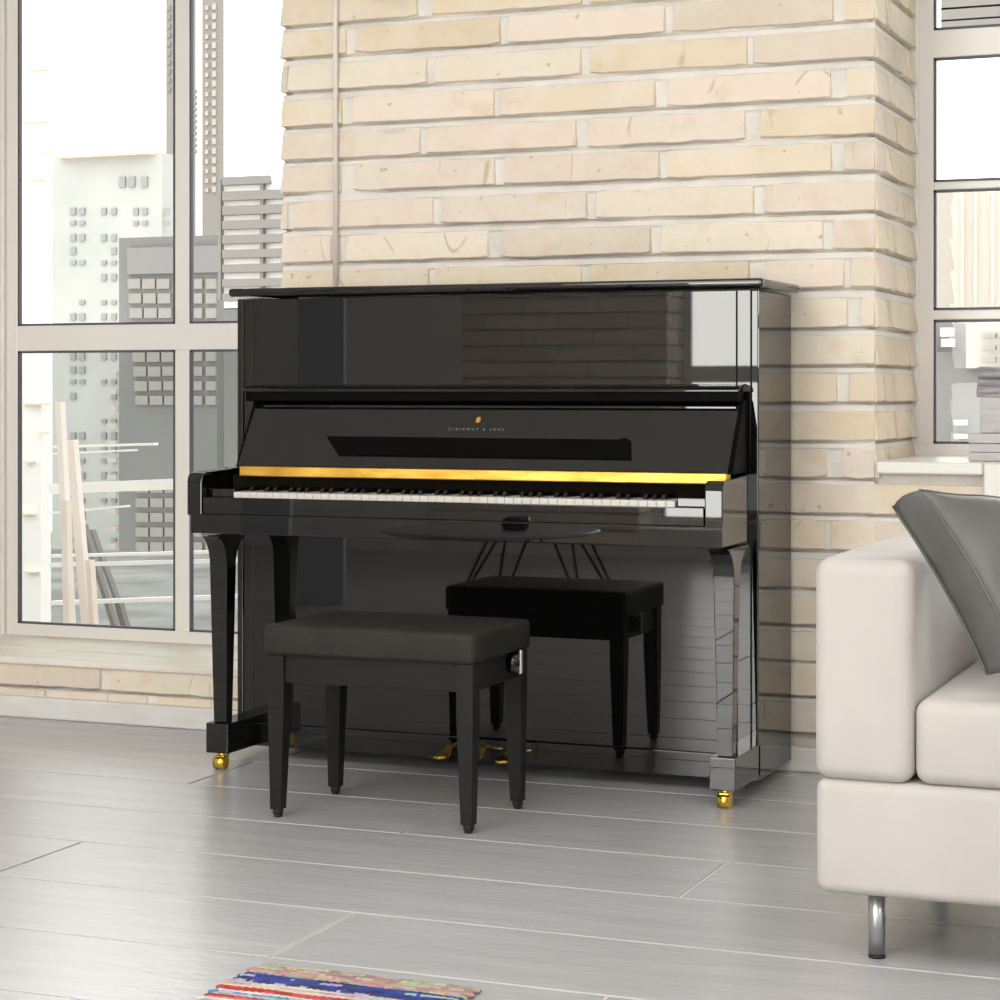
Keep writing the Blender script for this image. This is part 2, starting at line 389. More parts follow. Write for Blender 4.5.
PX0, PX1, WY = -2.989, -1.189, 5.63
FR = [
(2.139,[(-2.541,-2.496),(-2.029,-2.005),(-1.530,-1.510)]),(2.042,[(-2.774,-2.744),(-2.278,-2.256),(-1.779,-1.761),(-1.301,-1.273)]),
(1.939,[(-2.989,-2.972),(-2.509,-2.487),(-2.029,-2.005),(-1.542,-1.527)]),(1.834,[(-2.787,-2.757),(-2.297,-2.278),(-1.808,-1.776),(-1.306,-1.271)]),
(1.733,[(-2.532,-2.512),(-2.044,-2.014),(-1.547,-1.508)]),(1.634,[(-2.790,-2.750),(-2.293,-2.268),(-1.796,-1.776),(-1.306,-1.273)]),
(1.526,[(-2.989,-2.955),(-2.490,-2.467),(-2.011,-1.987),(-1.522,-1.496)]),(1.423,[(-2.823,-2.777),(-2.315,-2.278),(-1.820,-1.793),(-1.328,-1.304)]),
(1.318,[(-2.503,-2.490),(-2.029,-2.005),(-1.536,-1.493),(-1.271,-1.257)]),(1.211,[(-2.793,-2.764),(-2.290,-2.268),(-1.796,-1.773),(-1.262,-1.229)]),
(1.109,[(-2.509,-2.490),(-2.020,-1.999),(-1.550,-1.530)]),(1.008,[(-2.793,-2.764),(-2.290,-2.268),(-1.796,-1.773),(-1.502,-1.485),(-1.290,-1.260)]),
(0.902,[(-2.509,-2.490),(-2.020,-1.999),(-1.550,-1.530)]),(0.802,[(-2.793,-2.764),(-2.281,-2.256),(-1.796,-1.773),(-1.493,-1.460),(-1.317,-1.282)]),
(0.705,[(-2.509,-2.490),(-2.020,-1.999),(-1.579,-1.559)]),(0.605,[(-2.793,-2.764),(-2.290,-2.268),(-1.796,-1.773),(-1.474,-1.451),(-1.323,-1.309)]),
(0.499,[(-2.509,-2.490),(-2.020,-1.999),(-1.56,-1.545)]),(0.399,[(-2.793,-2.764),(-2.290,-2.268),(-1.796,-1.773)]),
(0.300,[(-2.509,-2.490),(-2.020,-1.999),(-1.545,-1.53)]),(0.205,[(-2.793,-2.764),(-2.290,-2.268),(-1.796,-1.773),(-1.50,-1.475)]),(0.105,[(-2.509,-2.490),(-2.020,-1.999),(-1.55,-1.53)])]
zz = 2.139
while zz < 3.35:
    zz += .1015; FR.append((zz, FR[(1 if len(FR) % 2 else 0)][1]))
FR.sort()

def wall_front():
    b = MB()
    I = .02   # the masonry core stops short of the mortar face
    b.box(PX0 + I, PX1 - I, WY + I, 6.22, 0, 3.5)
    b.box(-4.9, -4.345 - I, WY + I, 6.12, 0, 3.5)
    b.box(-4.345 - I, PX0 + I, WY + I, 6.12, 0, .165)
    b.box(-4.345 - I, PX0 + I, WY + I, 6.12, 2.95, 3.5)
    b.box(PX1 - I, 1.6, WY + I, 6.22, 0, .815)
    b.box(PX1 - I, 1.6, WY + I, 6.22, 2.95, 3.5)
    b.box(1.6, 3, WY, 6.22, 0, 3.5)
    b.box(-7, -4.9, WY, 6.12, 0, 3.5)
    wf = struct(b.build('wall_front', 'mortar'), 'cream brick wall with wide white mortar joints between two windows')
    brickwork(wf, (0, WY, 0), (1, 0, 0), (0, -1, 0), PX0, PX1, FR, seed=11)
    side = []
    for i, (z, g) in enumerate(FR):
        a = [.26, .17, .36, .12][i % 4]
        side.append((z, [(.10 + .03 * (i % 3), .108 + .03 * (i % 3)), (a + .06, a + .075)] if i % 2 else [(a, a + .016), (.44, .452)]))
    brickwork(wf, (PX1, WY, 0), (0, 1, 0), (1, 0, 0), 0, .59, side, seed=12)          # right face of the pier
    brickwork(wf, (PX0, 6.21, 0), (0, -1, 0), (-1, 0, 0), 0, .58, side, seed=13)       # left face of the pier
    brickwork(wf, (-4.345, WY, 0), (0, 1, 0), (1, 0, 0), 0, .49, [(z, [q for q in g if q[1] < .47]) for z, g in side], seed=14)       # reveal left of the left window
    brickwork(wf, (0, WY, 0), (1, 0, 0), (0, -1, 0), -4.9, -4.345, auto_rows(-4.9, -4.345, .105, 3.45, 5), seed=15)
    # low brick parapets
    brickwork(wf, (0, WY, 0), (1, 0, 0), (0, -1, 0), -4.345, PX0, [(.012, [(-3.835, -3.82), (-3.46, -3.43)]), (.100, [(-3.63, -3.595), (-3.12, -3.10)])], seed=17, bz=.078)
    rr = [(.705, [(-.55, -.53), (-.05, -.03), (.45, .47), (.95, .97)]), (.605, [(-.82, -.80), (-.3, -.28), (.2, .22), (.7, .72)])] + \
         [(.105 + .1 * k, [(-.9 + .25 * (k % 2) + .49 * j, -.88 + .25 * (k % 2) + .49 * j) for j in range(5)]) for k in range(5)]
    rr.sort()
    brickwork(wf, (0, WY, 0), (1, 0, 0), (0, -1, 0), PX1, 1.6, rr, seed=18)
wall_front()

b = MB(); b.box(-4.345, PX1, 5.598, WY + .01, 0, .067, .006, 2); struct(b.build('baseboard_front', 'base'), 'white painted baseboard along the brick wall')
b = MB(); b.box(-.896, 2.95, 5.60, WY + .015, 0, .846, .006, 2); struct(b.build('trim_1', 'frame'), 'white boxed panel under the right window')

def window(name, X0, X1, Y, Z0, Z1, mull, trans, label, fw=.055, back=False, low='glass'):
    """white casement frame with sashes, gaskets and panes; mull / trans are (a, b) bars"""
    fr = MB(); ga = MB(); s = -1 if not back else 1
    y0, y1 = sorted((Y, Y - s * .03))
    fr.box(X0, X0 + fw, y0 + .001, y1 - .001, Z0 + .001, Z1 - .001, .004); fr.box(X1 - fw, X1, y0 + .001, y1 - .001, Z0 + .001, Z1 - .001, .004)
    fr.box(X0, X1, y0, y1, Z0, Z0 + fw, .004); fr.box(X0, X1, y0, y1, Z1 - fw, Z1, .004)
    for a, b_ in mull: fr.box(a, b_, y0 + .004, y1 - .004, Z0 + .01, Z1 - .01, .003)
    for a, b_ in trans: fr.box(X0 + .01, X1 - .01, y0 + .002, y1 - .002, a, b_, .004)
    # a second stepped bead towards the room on the outer frame
    yb0, yb1 = sorted((Y, Y + s * .018))
    for (a, b_, c_, d_) in ((X0 - .001, X0 + fw * .45, Z0, Z1), (X1 - fw * .45, X1 + .001, Z0, Z1)): fr.box(a, b_, yb0, yb1, c_, d_, .004)
    fr.box(X0, X1, yb0, yb1, Z0 - .001, Z0 + fw * .5, .004)
    f = fr.build(name, 'frame'); struct(f, label)
    xs = [X0 + fw] + [v for m in mull for v in m] + [X1 - fw]; zs = [Z0 + fw] + [v for t in trans for v in t] + [Z1 - fw]
    ym = Y - s * .012
    for i in range(0, len(xs), 2):
        for j in range(0, len(zs), 2):
            a, b_, c_, d_ = xs[i], xs[i + 1], zs[j], zs[j + 1]; g = MB(); t = .007
            q0, q1 = ym - .008, ym + .008
            g.box(a, a + t, q0, q1, c_, d_); g.box(b_ - t, b_, q0, q1, c_, d_); g.box(a, b_, q0, q1, c_, c_ + t); g.box(a, b_, q0, q1, d_ - t, d_)
            g.build('gasket', 'gasket', f)
            p = MB(); p.box(a, b_, ym - .003, ym + .003, c_, d_); p.build('pane', low if j == 0 else 'glass', f)
    return f
wl = window('window_1', -4.352, -2.90, 6.10, .155, 2.95, [(-3.648, -3.592)], [(1.174, 1.262)], 'tall white framed window left of the piano', fw=.078, low='tinted')
s_ = MB(); s_.box(-4.34, PX0 + .0, 5.615, 6.12, .166, .190, .008, 3)
s_.box(-4.34, PX0 + .0, 5.80, 6.12, .188, .194, .003, 2)
s_.build('window_sill', 'sill', wl)
wr = window('window_2', -1.212, 1.55, 6.20, .806, 2.95, [(-.05, .02), (.75, .80)], [(1.246, 1.275), (1.628, 1.652), (2.017, 2.099)], 'white framed window above the sofa', fw=.076)
s_ = MB(); s_.box(-1.180, -.897, 5.60, 6.22, .815, .848, .006, 3); s_.box(-.897, 1.6, 5.65, 6.22, .815, .8475); s_.build('window_sill', 'frame', wr)

# back wall (mirrored in the piano), side walls
def wall_back():
    RY = -1.9
    b = MB(); I = .02
    b.box(-7, -5.28, RY + .0, -2.5, 0, 3.5)
    b.box(-5.28, -3.911 - I, RY - I, -2.5, 0, 3.5)
    b.box(-3.911 - I, -1.80, -2.5, RY - I, 0, .22); b.box(-3.911 - I, -1.80, -2.5, RY - I, 2.95, 3.5)
    b.box(-1.80, -.62, -2.5, RY, 0, 3.5)
    b.box(-.62, 1.32, -2.5, RY, 0, .22); b.box(-.62, 1.32, -2.5, RY, 2.95, 3.5)
    b.box(1.32, 3, -2.5, RY, 0, 3.5)
    wb = struct(b.build('wall_back', 'plaster'))
    brickwork(wb, (0, RY, 0), (-1, 0, 0), (0, 1, 0), 3.911, 5.28, auto_rows(3.911, 5.28, .105, 3.45, 8), seed=21)
    brickwork(wb, (-3.911, RY, 0), (0, -1, 0), (1, 0, 0), 0, .45, auto_rows(0, .45, .105, 3.45, 9, .25), seed=22)
wall_back()
window('window_3', -3.925, -1.80, -2.26, .22, 2.95, [(-2.80, -2.75)], [(1.095, 1.185)], 'white framed window behind the camera', fw=.045, back=True)
window('window_4', -.62, 1.32, -2.32, .22, 2.95, [(.30, .36)], [(1.09, 1.178)], 'white framed window behind the camera', back=True)
b = MB(); b.box(-7.15, -7, -2.6, 6.3, 0, 3.5); struct(b.build('wall_left', 'plaster'))
b = MB(); b.box(3, 3.2, -2.6, -.05, 0, 3.5); b.box(3, 3.2, 1.85, 6.3, 0, 3.5); b.box(3, 3.2, -.05, 1.85, 0, .85); b.box(3, 3.2, -.05, 1.85, 2.95, 3.5)
struct(b.build('wall_right', 'plaster'))
b = MB(); b.box(-4.765, -4.51, 1.34, 1.37, 0, 3.5, .004); struct(b.build('trim_2', 'column'), 'square grey column mirrored in the piano')

# ------------------------------------------------------------ piano
def piano():
    P = thing('upright_piano', (-2.17, 5.42, 0), 'glossy black upright piano with open keyboard against the brick wall', 'piano')
    F = 5.243; BK = 5.585; XL, XR = -2.930, -1.408
    def part(mb, name, m='lacquer', par=P): return mb.build(name, m, par)
    for (a, b_) in ((XL, XL + .020), (XR - .020, XR)):
        part(MB().box(a, b_, F, BK, .034, 1.298, .0035, 3), 'side_panel')
    for (a, b_) in ((XL + .0205, XL + .0515), (XR - .0575, XR - .0205)):
        part(MB().box(a, b_, F + .002, F + .04, .06, 1.298, .002, 2), 'stile')
    part(MB().box(XL + .053, XR - .059, F + .002, F + .026, .99, 1.297, .0015), 'upper_panel')
    part(MB().box(XL + .053, XR - .059, F, F + .024, .100, .655, .0015), 'lower_panel')
    part(MB().box(XL + .0205, XR - .0205, F + .001, F + .05, .034, .098, .002), 'bottom_rail')
    part(MB().box(XL + .02, XR - .02, BK - .05, BK - .002, .04, 1.29), 'back_frame', 'satin')
    lid = part(MB().box(-2.940, -1.386, 5.205, 5.598, 1.303, 1.3265, .010, 4), 'lid')
    # key bed, arms
    KX0, KX1 = -2.917, -1.424
    part(MB().box(KX0, KX1, 4.962, F + .01, .652, .704, .003, 3), 'key_bed')
    def arm(x0, x1):
        pr = [(4.966, .700), (4.966, .792)] + [(4.966 + .024 * (1 - math.cos(a)), .792 + .024 * math.sin(a)) for a in (.4, .8, 1.2, 1.57)] + [(F + .01, .826), (F + .01, .700)]
        return MB().prism(pr, 'x', x0, x1, .0035, 3)
    part(arm(-2.930, -2.884), 'arm'); part(arm(-1.470, -1.424), 'arm')
    # little bracket where the arm meets the side
    part(MB().box(-2.882, -1.472, 4.968, 4.986, .704, .7500, .002), 'key_slip')
    for (a, b_) in ((-2.881, -2.803), (-1.551, -1.473)):
        part(MB().box(a, b_, 5.0, 5.13, .747, .772, .003), 'key_block')
    part(MB().box(-2.882, -1.472, 5.132, 5.15, .705, .805, .001), 'name_board', 'velvet')
    part(MB().box(-2.882, -1.472, 5.10, 5.135, .704, .742), 'key_frame', 'velvet')
    # 52 white and 36 black keys
    pitch = 1.2465 / 52; x0 = -2.800
    wk = None
    for i in range(52):
        if wk is None:
            wk = MB().box(-.5 * pitch + .0005, .5 * pitch - .0005, 0, .150, 0, .021, .0012, 2).build('white_key', 'ivory', P)
            o = wk
        else:
            o = wk.copy(); COL.objects.link(o)
        o.location = (x0 + pitch * (i + .5), 4.990, .7430)
    bk = None
    for i in range(51):
        if (i % 7) in (1, 4): continue       # first key is A: no black key after B and E
        if bk is None:
            pr = [(0, 0), (.012, .0125), (.098, .0125), (.098, 0)]
            bk = MB().prism(pr, 'x', -.0052, .0052, .0012, 2).build('black_key', 'blackkey', P); o = bk
        else:
            o = bk.copy(); COL.objects.link(o)
        o.location = (x0 + pitch * (i + 1), 5.040, .7635)
    # fallboard, opened and leaning back
    FX0, FX1 = -2.842, -1.446
    yb, zb, yt, zt = 5.088, .832, 5.196, 1.004
    pr = [(yb, zb), (yt, zt), (F, zt + .01), (F, zb)]
    fb = part(MB().prism(pr, 'x', FX0, FX1, .0015), 'fallboard')
    d = Vector((0, yt - yb, zt - zb)).normalized(); nrm = Vector((0, -d.z, d.y))
    def on(x, t, off=0): return Vector((x, yb, zb)) + d * t + nrm * off
    def slab(name, m, pts, thick, off=0):
        t = MB(); bm = t.bm
        lo = [bm.verts.new(on(x, q, off)) for x, q in pts]; hi = [bm.verts.new(on(x, q, off + thick)) for x, q in pts]
        bm.faces.new(lo); bm.faces.new(hi)
        for i in range(len(pts)): bm.faces.new((lo[i], lo[(i + 1) % len(pts)], hi[(i + 1) % len(pts)], hi[i]))
        bmesh.ops.recalc_face_normals(bm, faces=bm.faces)
        return t.build(name, m, fb)
    # bullnose rail on top
    rl = part(MB().prism([(5.170, 1.034), (5.170, 1.042), (5.184, 1.050), (F + .004, 1.056), (F + .004, 1.034)], 'x', -2.872, FX1 + .006, .003, 3), 'fallboard_rail')
    MB().box(-2.866, FX1 + .002, 5.174, F, 1.008, 1.036, .005, 3).build('rail_dark_reflection', 'deadblack', rl)  # matt black strip painting in the dark reflection along the rail's lower face
    part(MB().box(FX0 + .03, FX1 - .004, 5.182, F, .992, .998, .001), 'hinge_strip')
    for (a, b_) in ((FX0 - .008, FX0), (FX1, FX1 + .012)):
        part(MB().prism([(yb + .004, zb - .004), (yt + .002, 1.012), (F + .001, 1.012), (F + .001, zb - .004)], 'x', a, b_, .001), 'fallboard_cheek', 'deadblack')
    # trapezoid music ledge; its dead black paints in the dark it reflects
    slab('music_ledge', 'deadblack', [(-2.592, .094), (-2.542, .036), (-1.706, .034), (-1.716, .088), (-1.733, .098), (-1.750, .092)], .004, .0005)
    slab('emblem', 'brass', [(-2.160, .142), (-2.152, .142), (-2.149, .150), (-2.152, .160), (-2.160, .160), (-2.163, .150)], .001, .0002)
    tcu = bpy.data.curves.new('lettering', 'FONT'); tcu.body = 'STEINWAY & SONS'; tcu.size = .0105; tcu.align_x = 'CENTER'; tcu.space_character = 1.95
    tcu.extrude = .0003; tcu.materials.append(M['print'])
    tmp = bpy.data.objects.new('lettering_curve', tcu); COL.objects.link(tmp); bpy.context.view_layer.update()
    me = bpy.data.meshes.new_from_object(tmp); bpy.data.objects.remove(tmp)
    to = bpy.data.objects.new('lettering', me); COL.objects.link(to); to.parent = fb
    to.location = on(-2.156, .118, .0008); to.rotation_euler = (math.atan2(d.z, d.y), 0, 0)
    # brass strip along the foot of the fallboard
    br = part(MB().box(-2.832, FX1, 5.079, 5.118, .803, .8305, .003, 3), 'brass_strip', 'oldbrass')
    # front legs with a corbel that flares forward and back under the key bed
    for xc in (-2.872, -1.440):
        pr = []
        for i in range(9):
            t = i / 8; pr.append((4.966 + .068 * math.sin(t * R90), .652 - .088 * (1 - math.cos(t * R90)) - .004))
        pr += [(5.044, .128), (5.078, .128), (5.086, .55)]
        for i in range(9):
            t = 1 - i / 8; pr.append((5.086 + .11 * (1 - math.sin(t * R90)), .648 - .085 * (1 - math.cos(t * R90))))
        t = MB().prism(pr, 'x', -.027, .027, .002, 2)
        for v in t.bm.verts:                        # taper in width towards the toe
            k = .72 + .28 * min(1, max(0, (v.co.z - .128) / .42)); v.co.x = v.co.x * k + xc
        part(t, 'leg')
    for i, (a, b_) in enumerate(((-2.907, -2.838), (-1.477, -1.408))):
        tb = part(MB().box(a, b_, 5.028, F + .02, .046, .128, .0025, 3), 'toe_block')
        c = MB(); xm = (a + b_) / 2; c.tube((xm, 5.062, .047), (xm, 5.062, .034), .017)
        c.box(xm - .014, xm + .014, 5.040, 5.070, .020, .038, .003); c.tube((xm - .016, 5.050, .0185), (xm + .016, 5.050, .0185), .0185, n=24)
        part(c, 'caster', 'brass')
    # pedals
    for xc in (-2.262, -2.168, -2.083):
        pr = [(-.012, .0), (-.012, -.03), (-.016, -.06), (-.024, -.085), (-.022, -.105), (-.008, -.116), (.008, -.116), (.022, -.105), (.024, -.085), (.016, -.06), (.012, -.03), (.012, 0)]
        t = MB().prism(pr, 'z', -.004, .004, .002, 2)
        for v in t.bm.verts:
            y = v.co.y; drop = -.022 * min(1, max(0, -y / .07)) ** 2 + .006
            v.co = Vector((xc + v.co.x * .8, F + .01 + y, .072 + drop + v.co.z))
        part(t, 'pedal', 'brass')
    part(MB().box(-2.33, -2.02, F - .004, F + .004, .045, .096, .001), 'pedal_plate', 'lacquer')
piano()

# ------------------------------------------------------------ bench
def bench():
    B = thing('piano_bench', (-2.17, 4.69, 0), 'black piano bench with dark leather padded seat in front of the piano', 'bench')
    X0, X1, Y0, Y1 = -2.440, -1.899, 4.518, 4.868
    s = MB(); s.box(X0 - .008, X1 + .007, Y0 - .010, Y1 + .008, .397, .470, .012, 5, True)
    bmesh.ops.subdivide_edges(s.bm, edges=[e for e in s.bm.edges if e.calc_length() > .2], cuts=7, use_grid_fill=True)
    for v in s.bm.verts:
        if v.co.z > .45:
            u = (v.co.x - X0) / (X1 - X0) * 2 - 1; q = (v.co.y - Y0) / (Y1 - Y0) * 2 - 1
            v.co.z += .007 * max(0, 1 - u * u) * max(0, 1 - q * q) ** .6
    s.build('seat', 'leather', B)
    ap = MB(); t = .018
    ap.box(X0 + .01, X1 - .01, Y0 + .010, Y0 + .010 + t, .330, .3975, .001); ap.build('apron', 'satin', B)
    ap = MB(); ap.box(X0 + .01, X1 - .01, Y1 - .010 - t, Y1 - .010, .330, .3975, .001); ap.build('apron', 'satin', B)
    ap = MB(); ap.box(X0 + .010, X0 + .028, Y0 + .02, Y1 - .02, .330, .3975, .001); ap.build('apron', 'satin', B)
    ap = MB(); ap.box(X1 - .028, X1 - .010, Y0 + .02, Y1 - .02, .330, .3975, .001); sa = ap.build('apron', 'satin', B)
    k = MB(); k.tube((X1 - .012, 4.775, .372), (X1 + .016, 4.775, .372), .026, .022, 24); k.tube((X1 + .014, 4.775, .372), (X1 + .020, 4.775, .372), .010, .010, 16)
    k.build('adjusting_knob', 'lacquer', sa)
    h = MB(); h.box(X1 + .014, X1 + .024, 4.768, 4.782, .345, .405, .004, 2); h.build('knob_handle', 'steel', sa)
    w = .0215
    for sx, x in ((1, X0 + w), (-1, X1 - w)):
        for sy, y in ((1, Y0 + w), (-1, Y1 - w)):
            l = MB(); l.frustum((x, y, .3970), (w, w), (x, y, .27), (w, w), .0015); l.frustum((x, y, .2701), (w, w), (x - sx * .003, y - sy * .003, .020), (.0148, .0148), .0015)
            lg = l.build('leg', 'satin', B)
            ft = MB(); xx, yy = x - sx * .003, y - sy * .003; ft.tube((xx, yy, .0005), (xx, yy, .008), .010); ft.tube((xx, yy, .008), (xx, yy, .021), .013); ft.build('foot', 'rubber', lg)
bench()

# ------------------------------------------------------------ sofa
def soft(mb, x0, x1, y0, y1, z0, z1, r=.03, puff=0.0, seg=5):
    mb.box(x0, x1, y0, y1, z0, z1, r, seg, True)
    if puff:
        bmesh.ops.subdivide_edges(mb.bm, edges=[e for e in mb.bm.edges if e.calc_length() > .12], cuts=5, use_grid_fill=True)
        cx, cy, cz = (x0 + x1) / 2, (y0 + y1) / 2, (z0 + z1) / 2
        for v in mb.bm.verts:
            u = (v.co.x - cx) / (x1 - x0) * 2; q = (v.co.y - cy) / (y1 - y0) * 2; r_ = (v.co.z - cz) / (z1 - z0) * 2
            if abs(r_) > .85: v.co.z += math.copysign(puff, r_) * max(0, 1 - u * u) * max(0, 1 - q * q)
            if abs(q) > .9: v.co.y += math.copysign(puff * .4, q) * max(0, 1 - u * u) * max(0, 1 - r_ * r_)
            if abs(u) > .9: v.co.x += math.copysign(puff * .4, u) * max(0, 1 - q * q) * max(0, 1 - r_ * r_)
    for f in mb.bm.faces: f.smooth = True
    return mb
def sofa():
    S = thing('sofa', (.1, 4.15, 0), 'cream fabric sofa with square arms on steel legs at the right', 'sofa')
    xa, xb = -.900, 1.20; y0, y1 = 3.735, 4.60
    soft(MB(), xa, xb, y0 + .005, y1, .128, .336, .022, .0).build('base', 'sofa', S)
    soft(MB(), xa - .002, -.722, y0, 4.56, .334, .736, .030, .003).build('arm', 'sofa', S)
    soft(MB(), xb - .18, xb + .002, y0, 4.56, .334, .736, .030, .003).build('arm', 'sofa', S)
    soft(MB(), -.720, .148, y0 + .004, 4.40, .336, .488, .026, .008).build('seat_cushion', 'sofa', S)
    soft(MB(), .152, 1.018, y0 + .004, 4.40, .336, .488, .026, .008).build('seat_cushion', 'sofa', S)
    soft(MB(), xa + .01, xb - .01, 4.40, 4.60, .336, .70, .03, .0).build('backrest', 'sofa', S)
    for x in (-.804, 1.10):
        for y in (3.825, 4.48):
            l = MB().tube((x, y, .006), (x, y, .135), .0152, n=28).build('leg', 'steel', S)
            MB().tube((x, y, 0.0003), (x, y, .0065), .0155, n=28).build('foot_cap', 'rubber', l)
sofa()

def pillow():
    """square boxed leather cushion leaning on the arm: grid on u, v faces with a gusset between"""
    A = Vector(at(920, 490, 3.79)); Bv = Vector(at(1016, 660, 3.79))
    e1 = Bv - A                                     # down the leaning edge
    e2 = Vector((.30, .30, -.012))                  # along the upper edge, away from the camera
    nn = e1.cross(e2).normalized()
    if nn.x > 0: nn = -nn                           # thickness points to the arm side
    e1 = e1 * 1.0; th = .092
    n = 28; m = MB(); bm = m.bm
    def pt(u, v, wq):                               # u, v in 0..1, wq in 0..1 through the thickness
        a = 1 - (2 * u - 1) ** 2; b_ = 1 - (2 * v - 1) ** 2
        puff = (.050 if wq < .5 else .022) * (max(0, a) * max(0, b_)) ** .5 + .004 * a
        pin = .016                                   # edges drawn in between the corners
        p = A + e1 * u + e2 * v
        p += e1.normalized() * (pin * b_ * (1 if u < .5 else -1) * abs(2 * u - 1) ** 3)
        p += e2.normalized() * (pin * a * (1 if v < .5 else -1) * abs(2 * v - 1) ** 3)
        p += nn * (th * wq + puff * (2 * wq - 1))
        p += nn * .02 * a * b_ * 0
        p += Vector((0, 0, 1)) * .003 * noise.noise(Vector((u * 5, v * 5, wq)))
        return p
    f0 = [[bm.verts.new(pt(i / n, j / n, 0)) for j in range(n + 1)] for i in range(n + 1)]
    f1 = [[bm.verts.new(pt(i / n, j / n, 1)) for j in range(n + 1)] for i in range(n + 1)]
    for F_ in (f0, f1):
        for i in range(n):
            for j in range(n): bm.faces.new((F_[i][j], F_[i + 1][j], F_[i + 1][j + 1], F_[i][j + 1]))
    ed = [(i, 0) for i in range(n)] + [(n, j) for j in range(n)] + [(i, n) for i in range(n, 0, -1)] + [(0, j) for j in range(n, 0, -1)]
    K = 4; prev = [f0[i][j] for i, j in ed]; cc = pt(.5, .5, .5)
    for k in range(1, K + 1):
        if k == K: cur = [f1[i][j] for i, j in ed]
        else:
            cur = []
            for i, j in ed:
                p = pt(i / n, j / n, k / K); o = (p - cc); o -= nn * o.dot(nn)
                cur.append(bm.verts.new(p + o.normalized() * .009 * math.sin(math.pi * k / K)))
        for q in range(len(ed)):
            r = (q + 1) % len(ed); bm.faces.new((prev[q], prev[r], cur[r], cur[q]))
        prev = cur
    bmesh.ops.recalc_face_normals(bm, faces=bm.faces)
    for f in bm.faces: f.smooth = True
    o = m.build('throw_cushion', 'cushleather')
    tag(o, 'dark grey leather cushion leaning on the sofa arm', 'cushion')
    # piping along both rims
    pp = MB()
    for wq in (0, 1):
        pts = [pt(i / n, j / n, wq) for i, j in ed]
        pp.rope(pts, .0030)
        pp.build('piping', 'cushleather', o); pp = MB()
pillow()

# ------------------------------------------------------------ rag rug
def rug():
    g = MB(tint=True); rnd = random.Random(5)
    Xl, Xr = -1.812, -1.392; bm = g.bm; y = 3.332; pitch = .0105
    seq = ['sand'] * 3 + ['sandpink'] * 2 + ['sand'] + ['blue', 'bluew', 'blue', 'blue', 'bluew', 'peach', 'lilac', 'peach', 'red', 'red', 'white', 'sky', 'lilac', 'red', 'orange', 'white', 'sky', 'green']
    pal = {'sand': [(.50, .40, .30), (.62, .55, .42), (.42, .30, .22), (.55, .52, .36)], 'sandpink': [(.62, .30, .30), (.55, .42, .33), (.66, .45, .42)],
           'blue': [(.03, .05, .28), (.04, .07, .36), (.02, .03, .16)], 'bluew': [(.04, .07, .34), (.50, .54, .66), (.03, .05, .25)], 'peach': [(.80, .60, .46), (.78, .66, .55)],
           'lilac': [(.50, .46, .60), (.64, .60, .70)], 'red': [(.58, .03, .03), (.70, .10, .10)], 'white': [(.80, .78, .76)], 'sky': [(.10, .35, .62), (.45, .60, .72)],
           'orange': [(.78, .25, .08)], 'green': [(.20, .42, .25), (.5, .6, .4)]}
    k = 0
    while y > 1.9:
        c = seq[k % len(seq)] if k < 26 else rnd.choice(list(pal))
        cols = pal[c]; x = Xl + rnd.uniform(-.012, .008) ; xe = Xr + rnd.uniform(-.008, .012); r = pitch * .62
        n = int((xe - x) / .007); ph = rnd.uniform(0, 6)
        rings = []
        for i in range(n + 1):
            u = x + (xe - x) * i / n; rr = r * (1 + .13 * math.sin(u * 420 + ph)) * (.5 if i in (0, n) else 1)
            rings.append([bm.verts.new((u, y + math.cos(a) * rr + .0015 * math.sin(u * 40 + ph), .0062 + math.sin(a) * rr * .8)) for a in [q * math.pi / 3 for q in range(6)]])
        run = 0; cc = rnd.choice(cols)
        for i in range(n):
            if run <= 0: cc = tuple(q * rnd.uniform(.5, .8) + .02 for q in rnd.choice(cols)); run = rnd.randint(1, 4)
            run -= 1
            for q in range(6):
                f = bm.faces.new((rings[i][q], rings[i][(q + 1) % 6], rings[i + 1][(q + 1) % 6], rings[i + 1][q])); f.smooth = True
                for l in f.loops: l[g.ca] = (*cc, 1)
        y -= pitch; k += 1
    bmesh.ops.recalc_face_normals(bm, faces=bm.faces)
    tag(g.build('rag_rug', 'rag'), 'striped rag rug with blue and red bands on the floor in front', 'rug')
rug()

# ------------------------------------------------------------ small things in the room
p = MB(); p.tube((-2.803, 5.612, 1.0), (-2.803, 5.612, 3.5), .0075, n=14); tag(p.build('wall_pipe', 'pipe'), 'thin white pipe running up the left part of the brick wall', 'pipe')
q = MB(); q.box(-.951, -.72, 5.70, 5.92, .8485, .872, .003); q.box(-.949, -.72, 5.702, 5.92, .873, .896, .003); q.box(-.950, -.72, 5.70, 5.92, .897, .923, .003)
tag(q.build('storage_box', 'grey_card'), 'wide pale grey box on the sill, lowest of the grey stack', 'box', 'grey boxes stacked on the window sill')
q = MB(); q.box(-.923, -.72, 5.72, 5.90, .924, 1.020, .003)
tag(q.build('storage_box', 'grey_card'), 'plain pale grey box on the sill, middle of the grey stack', 'box', 'grey boxes stacked on the window sill')
q = MB()
for k, z in enumerate((1.021, 1.048, 1.070)): q.box(-.933 + .002 * k, -.73, 5.72, 5.90, z, z + (.026, .021, .033)[k], .003)
tag(q.build('storage_box', 'grey_dark'), 'dark ridged grey box on the sill, topmost of the grey stack', 'box', 'grey boxes stacked on the window sill')

